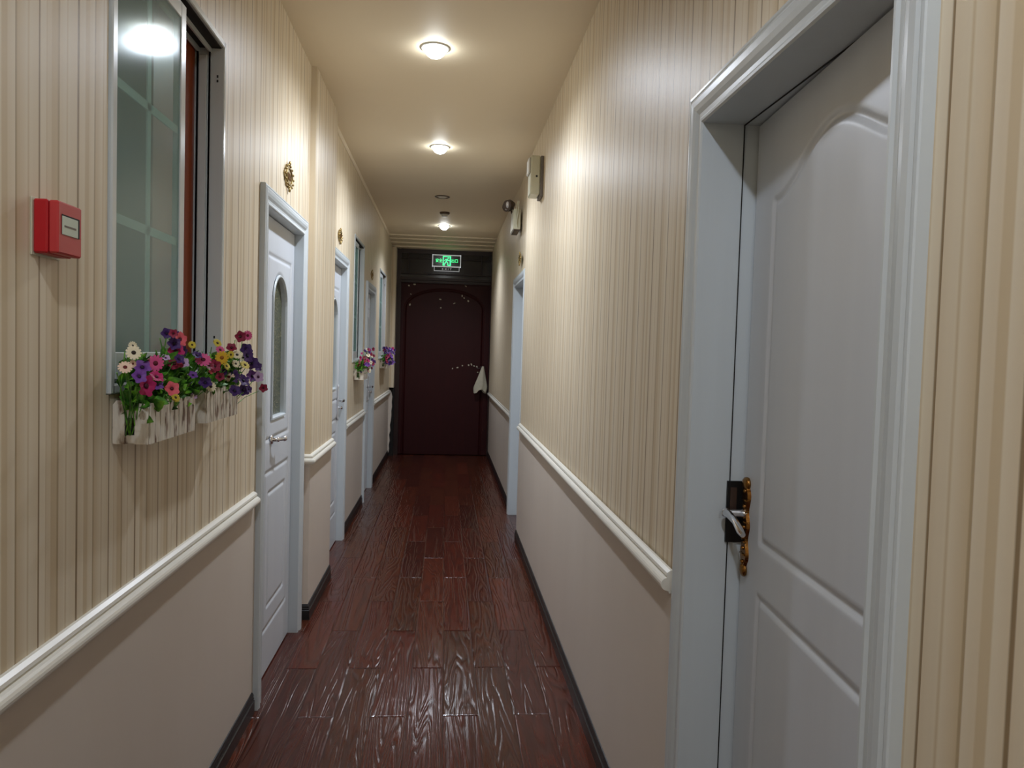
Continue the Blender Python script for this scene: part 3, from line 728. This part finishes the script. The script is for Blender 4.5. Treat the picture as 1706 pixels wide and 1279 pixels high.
MB().lathe([(.034, -.020), (.034, -.038), (.026, -.046), (.0005, -.047)], (-.052, 8.1, CEIL)).build('sensor_head', M['ringw'], sd)

# ---------------------------------------------------------------- planters
def planter(xw, y0, y1, z0, label, depth=.083, hgt=.098, gap_end=True):
    r = tag(empty('picket_planter', (xw, (y0+y1)/2, z0)), label, 'planter', None)
    xf = xw+depth; th = .007
    MB().box(xw+.002, xf-th, y0+.004, y1-.004, z0, z0+.006).build('bottom_board', M['picket'], r)
    rl = MB()
    for zz in (z0+.018, z0+.062): rl.box(xf-th-.004, xf-th, y0+.004, y1-.004, zz, zz+.014)
    for zz in (z0+.002, z0+.060): rl.box(xw+.004, xf-th, y0+.001, y0+.005, zz, zz+.018); rl.box(xw+.004, xf-th, y1-.005, y1-.001, zz, zz+.018)
    rl.build('rail', M['picket'], r)
    n = max(6, int((y1-y0)/.030)); wp = (y1-y0)/n
    for k in range(n):
        a = y0+k*wp+.003; b = y0+(k+1)*wp-.003; hh = hgt*(1 if k % 2 else .96)
        poly = [(a, z0), (b, z0), (b, z0+hh-.012), ((a+b)/2+.003, z0+hh), ((a+b)/2-.003, z0+hh), (a, z0+hh-.012)]
        MB().prism(poly, 'x', xf-th, xf).build('picket', M['picket'], r, fix=True)
    for yy in (y0, y1-.001):
        for k, (a, b, hh) in enumerate(((xw+.002, xw+.028, hgt+.002), (xw+.050, xw+.080, hgt-.004))):
            poly = [(a, z0), (b, z0), (b, z0+hh-.010), ((a+b)/2+.005, z0+hh), ((a+b)/2-.005, z0+hh), (a, z0+hh-.010)]
            MB().prism(poly, 'y', yy-.004, yy+.001).build('picket', M['picket'], r, fix=True)
    MB().box(xw+.026, xw+.052, y0+.006, y0+.009, z0+.018, z0+.040).build('dark_liner', M['black'], r)
    return r
planter(XL, 1.757, 2.065, 1.266, 'near worn white picket planter box under the first window')
planter(XL, 2.16, 2.475, 1.275, 'second worn white picket planter box, just right of the nearest one')
planter(XL2, 6.42, 6.76, 1.232, 'small white picket planter under the middle left window', .085, .095)
planter(XL2, 8.95, 9.50, 1.275, 'farthest small white planter box, beside the end door', .085, .095)

rnd = random.Random(11)
def petals(k, shape):
    mb = MB(); n = 5 if shape == 'trumpet' else 13
    if shape == 'trumpet':
        K, R = 30, [(.08, -.75), (.14, -.45), (.28, -.12), (.62, .02), (1.0, .06)]; vs = []
        for r_, z in R:
            for i in range(K):
                a = 2*PI*i/K; q = 1+(.13*math.cos(5*a) if r_ > .5 else 0); vs.append((r_*q*math.cos(a), r_*q*math.sin(a), z+(.10*math.sin(10*a) if r_ > .9 else 0)))
        mb.add(vs, [(j*K+i, j*K+(i+1) % K, (j+1)*K+(i+1) % K, (j+1)*K+i) for j in range(len(R)-1) for i in range(K)], True)
    else:
        for i in range(n):
            a = 2*PI*i/n; c, s = math.cos(a), math.sin(a); P = [(.15, -.10, 0), (.15, .10, 0), (.60, .20, .10), (.60, -.20, .10), (.97, .12, .02), (.97, -.12, .02)]
            mb.add([(x_*c-y_*s, x_*s+y_*c, z_+(.03 if i % 2 else 0)) for x_, y_, z_ in P], [(0, 1, 2, 3), (3, 2, 4, 5)], True)
    return mb
protos = {}
def flower(parent, k, pos, r, dirv):
    shape = 'trumpet' if k in ('d', 'p', 'm', 'r', 'l', 's') else 'daisy'
    rot = Vector((0, 0, 1)).rotation_difference(dirv.normalized()).to_euler()
    if k not in protos:
        o = petals(k, shape).build('flower', M['pet_'+k]); o.parent = parent
        c = MB().ball((0, 0, .04 if shape == 'daisy' else -.06), .30 if shape == 'daisy' else .26, 10, sc=(1, 1, .45)).build('flower_centre', M['cen_'+k]); c.parent = o
        protos[k] = (o, c)
    else:
        o = protos[k][0].copy(); C.objects.link(o); o.parent = parent
        c = protos[k][1].copy(); C.objects.link(c); c.parent = o
    o.location = Vector(pos)-parent.location; o.rotation_euler = rot; o.scale = (r, r, r)
    return o
def leaves(mb, n, box, size, rn, wall_x):
    for _ in range(n):
        x_ = rn.uniform(box[0], box[1]); y_ = rn.uniform(box[2], box[3]); z_ = rn.uniform(box[4], box[5])
        L_ = size*rn.uniform(.6, 1.3); dv = Vector((rn.uniform(-.1, 1), rn.uniform(-1, 1), rn.uniform(-.3, .9))).normalized()
        sd_ = dv.cross(Vector((rn.uniform(-1, 1), rn.uniform(-1, 1), rn.uniform(-1, 1)))).normalized(); up = dv.cross(sd_)
        p = Vector((x_, y_, z_)); P = []
        for t_, wv, hv in ((0, .05, 0), (.35, .30, .06), (.7, .22, .02), (1, 0, -.12)):
            c_ = p+dv*L_*t_+up*L_*hv
            P += [c_-sd_*L_*wv, c_+up*L_*.05, c_+sd_*L_*wv]
        P = [Vector((max(q.x, wall_x+.004), q.y, q.z)) for q in P]
        mb.add(P, [(j*3+a, j*3+a+1, (j+1)*3+a+1, (j+1)*3+a) for j in range(3) for a in (0, 1)], True)
    return mb
def bouquet(xw, y0, y1, zb, fl, label, nleaf=260, lsize=.028, top=.13, name='artificial_flowers'):
    root = tag(empty(name, (xw+.045, (y0+y1)/2, zb+.01)), label, 'flowers')
    rn = random.Random(int(y0*100))
    mb = MB(); leaves(mb, nleaf, (xw+.012, xw+.065, y0, y1, zb+.06, zb+top), lsize, rn, xw)
    leaves(mb, nleaf//3, (xw+.03, xw+.075, y0-.01, y1+.01, zb+.075, zb+.075+(top-.07)), lsize*1.1, rn, xw)
    mb.build('foliage', M['leafg'], root)
    st = MB()
    for (fx, fy, fz, r, k) in fl:
        bx_, by_ = xw+.04+rn.uniform(-.02, .02), min(max(fy+rn.uniform(-.04, .04), y0+.02), y1-.02)
        q0 = Vector((bx_, by_, zb+.012)); q1 = Vector((fx-.004, fy+.004, fz-.012)); mid = (q0+q1)/2+Vector((rn.uniform(-.01, .01), rn.uniform(-.02, .02), .01))
        mid.x = max(mid.x, xw+.01); st.tube([q0, mid, q1], .0013, 5)
    st.build('stems', M['leafg'], root)
    for (fx, fy, fz, r, k) in fl:
        r *= 1.3; fx += .014
        dv = Vector((rn.uniform(.25, .9), rn.uniform(-1.0, -.25), rn.uniform(-.05, .75)))
        flower(root, k, (fx, fy, fz), r, dv)
    return root
FL = [(-.683,1.656,1.477,.0127,'c'),(-.72,1.742,1.491,.0085,'c'),(-.675,1.595,1.447,.0112,'cr'),(-.687,1.662,1.453,.007,'cr'),(-.692,1.726,1.445,.0133,'p'),(-.675,1.755,1.453,.0152,'k'),(-.649,1.602,1.429,.0112,'p'),(-.655,1.657,1.406,.0174,'m'),(-.657,1.717,1.425,.012,'m'),(-.684,1.794,1.402,.01,'p'),(-.668,1.841,1.391,.0129,'s'),(-.681,1.901,1.365,.0101,'y'),(-.686,1.916,1.482,.0147,'m'),(-.69,1.979,1.481,.0111,'d'),(-.714,1.93,1.524,.0103,'d'),(-.679,1.876,1.524,.0079,'r'),(-.684,1.942,1.511,.0136,'s'),(-.685,1.9,1.499,.012,'d'),(-.685,2.029,1.497,.0085,'y'),(-.685,1.9,1.451,.0159,'r'),(-.68,1.951,1.452,.0109,'l'),(-.664,2.006,1.471,.0098,'d'),(-.658,2.035,1.458,.0165,'k'),(-.652,2.066,1.444,.0116,'r'),(-.651,2.111,1.44,.0133,'r'),(-.691,2.216,1.424,.0087,'s'),(-.665,2.077,1.396,.0131,'d'),(-.661,2.111,1.383,.0124,'c'),(-.67,1.994,1.419,.0089,'p'),(-.686,2.053,1.361,.0072,'l'),(-.701,2.3,1.504,.0113,'y'),(-.691,2.295,1.484,.0112,'k'),(-.648,2.165,1.463,.0151,'o'),(-.682,2.38,1.492,.0116,'r'),(-.668,2.392,1.469,.0127,'c'),(-.68,2.502,1.459,.0112,'c'),(-.65,2.313,1.443,.0097,'c'),(-.666,2.477,1.436,.0132,'y'),(-.651,2.263,1.471,.0095,'y'),(-.683,2.484,1.528,.0139,'r'),(-.7,2.634,1.534,.014,'k'),(-.674,2.523,1.487,.0148,'d'),(-.665,2.508,1.466,.0168,'d'),(-.673,2.592,1.441,.0174,'d'),(-.687,2.728,1.426,.0134,'d'),(-.68,2.633,1.394,.0166,'p'),(-.654,2.608,1.393,.0139,'l'),(-.693,2.331,1.416,.0114,'d'),(-.693,2.395,1.399,.0141,'cr'),(-.664,2.205,1.407,.0099,'r'),(-.681,2.415,1.401,.0162,'d'),(-.668,2.475,1.386,.0156,'d'),(-.671,2.383,1.357,.014,'d'),(-.678,2.512,1.352,.0148,'d'),(-.645,2.451,1.359,.0096,'d'),(-.685,2.808,1.344,.0118,'r'),(-.704,1.965,1.524,.0066,'d'),(-.685,1.845,1.465,.0077,'l'),(-.663,1.873,1.462,.0094,'d'),(-.681,2.327,1.435,.0111,'y')]
near = [f for f in FL if f[1] < 2.13]; far = [f for f in FL if f[1] >= 2.13]
bouquet(XL, 1.745, 2.07, 1.266, near, 'bunch of pink, magenta, purple and cream artificial flowers in the nearest planter box', 420, .034, .19)
bouquet(XL, 2.16, 2.50, 1.275, far, 'bunch of dark purple, yellow and cream artificial flowers left of the first door', 360, .032, .18)
def randfl(xw, y0, y1, z0, z1, n, cols, rn, r=.014):
    return [(xw+rn.uniform(.03, .12), rn.uniform(y0, y1), rn.uniform(z0, z1), r*rn.uniform(.8, 1.4), rn.choice(cols)) for _ in range(n)]
rn = random.Random(5)
bouquet(XL2, 6.40, 6.80, 1.232, randfl(XL2, 6.36, 7.0, 1.30, 1.50, 75, ['r', 'm', 'p', 'k', 'r', 'd', 'c', 'r'], rn, .0105), 'bunch of red and purple artificial flowers in the small planter of the middle window', 220, .035, .15)
bouquet(XL2, 8.95, 9.50, 1.275, randfl(XL2, 8.85, 9.7, 1.33, 1.52, 75, ['d', 'p', 'm', 'd', 'r', 'd'], rn, .013), 'bunch of deep purple artificial flowers in the farthest planter by the end door', 200, .035, .14)
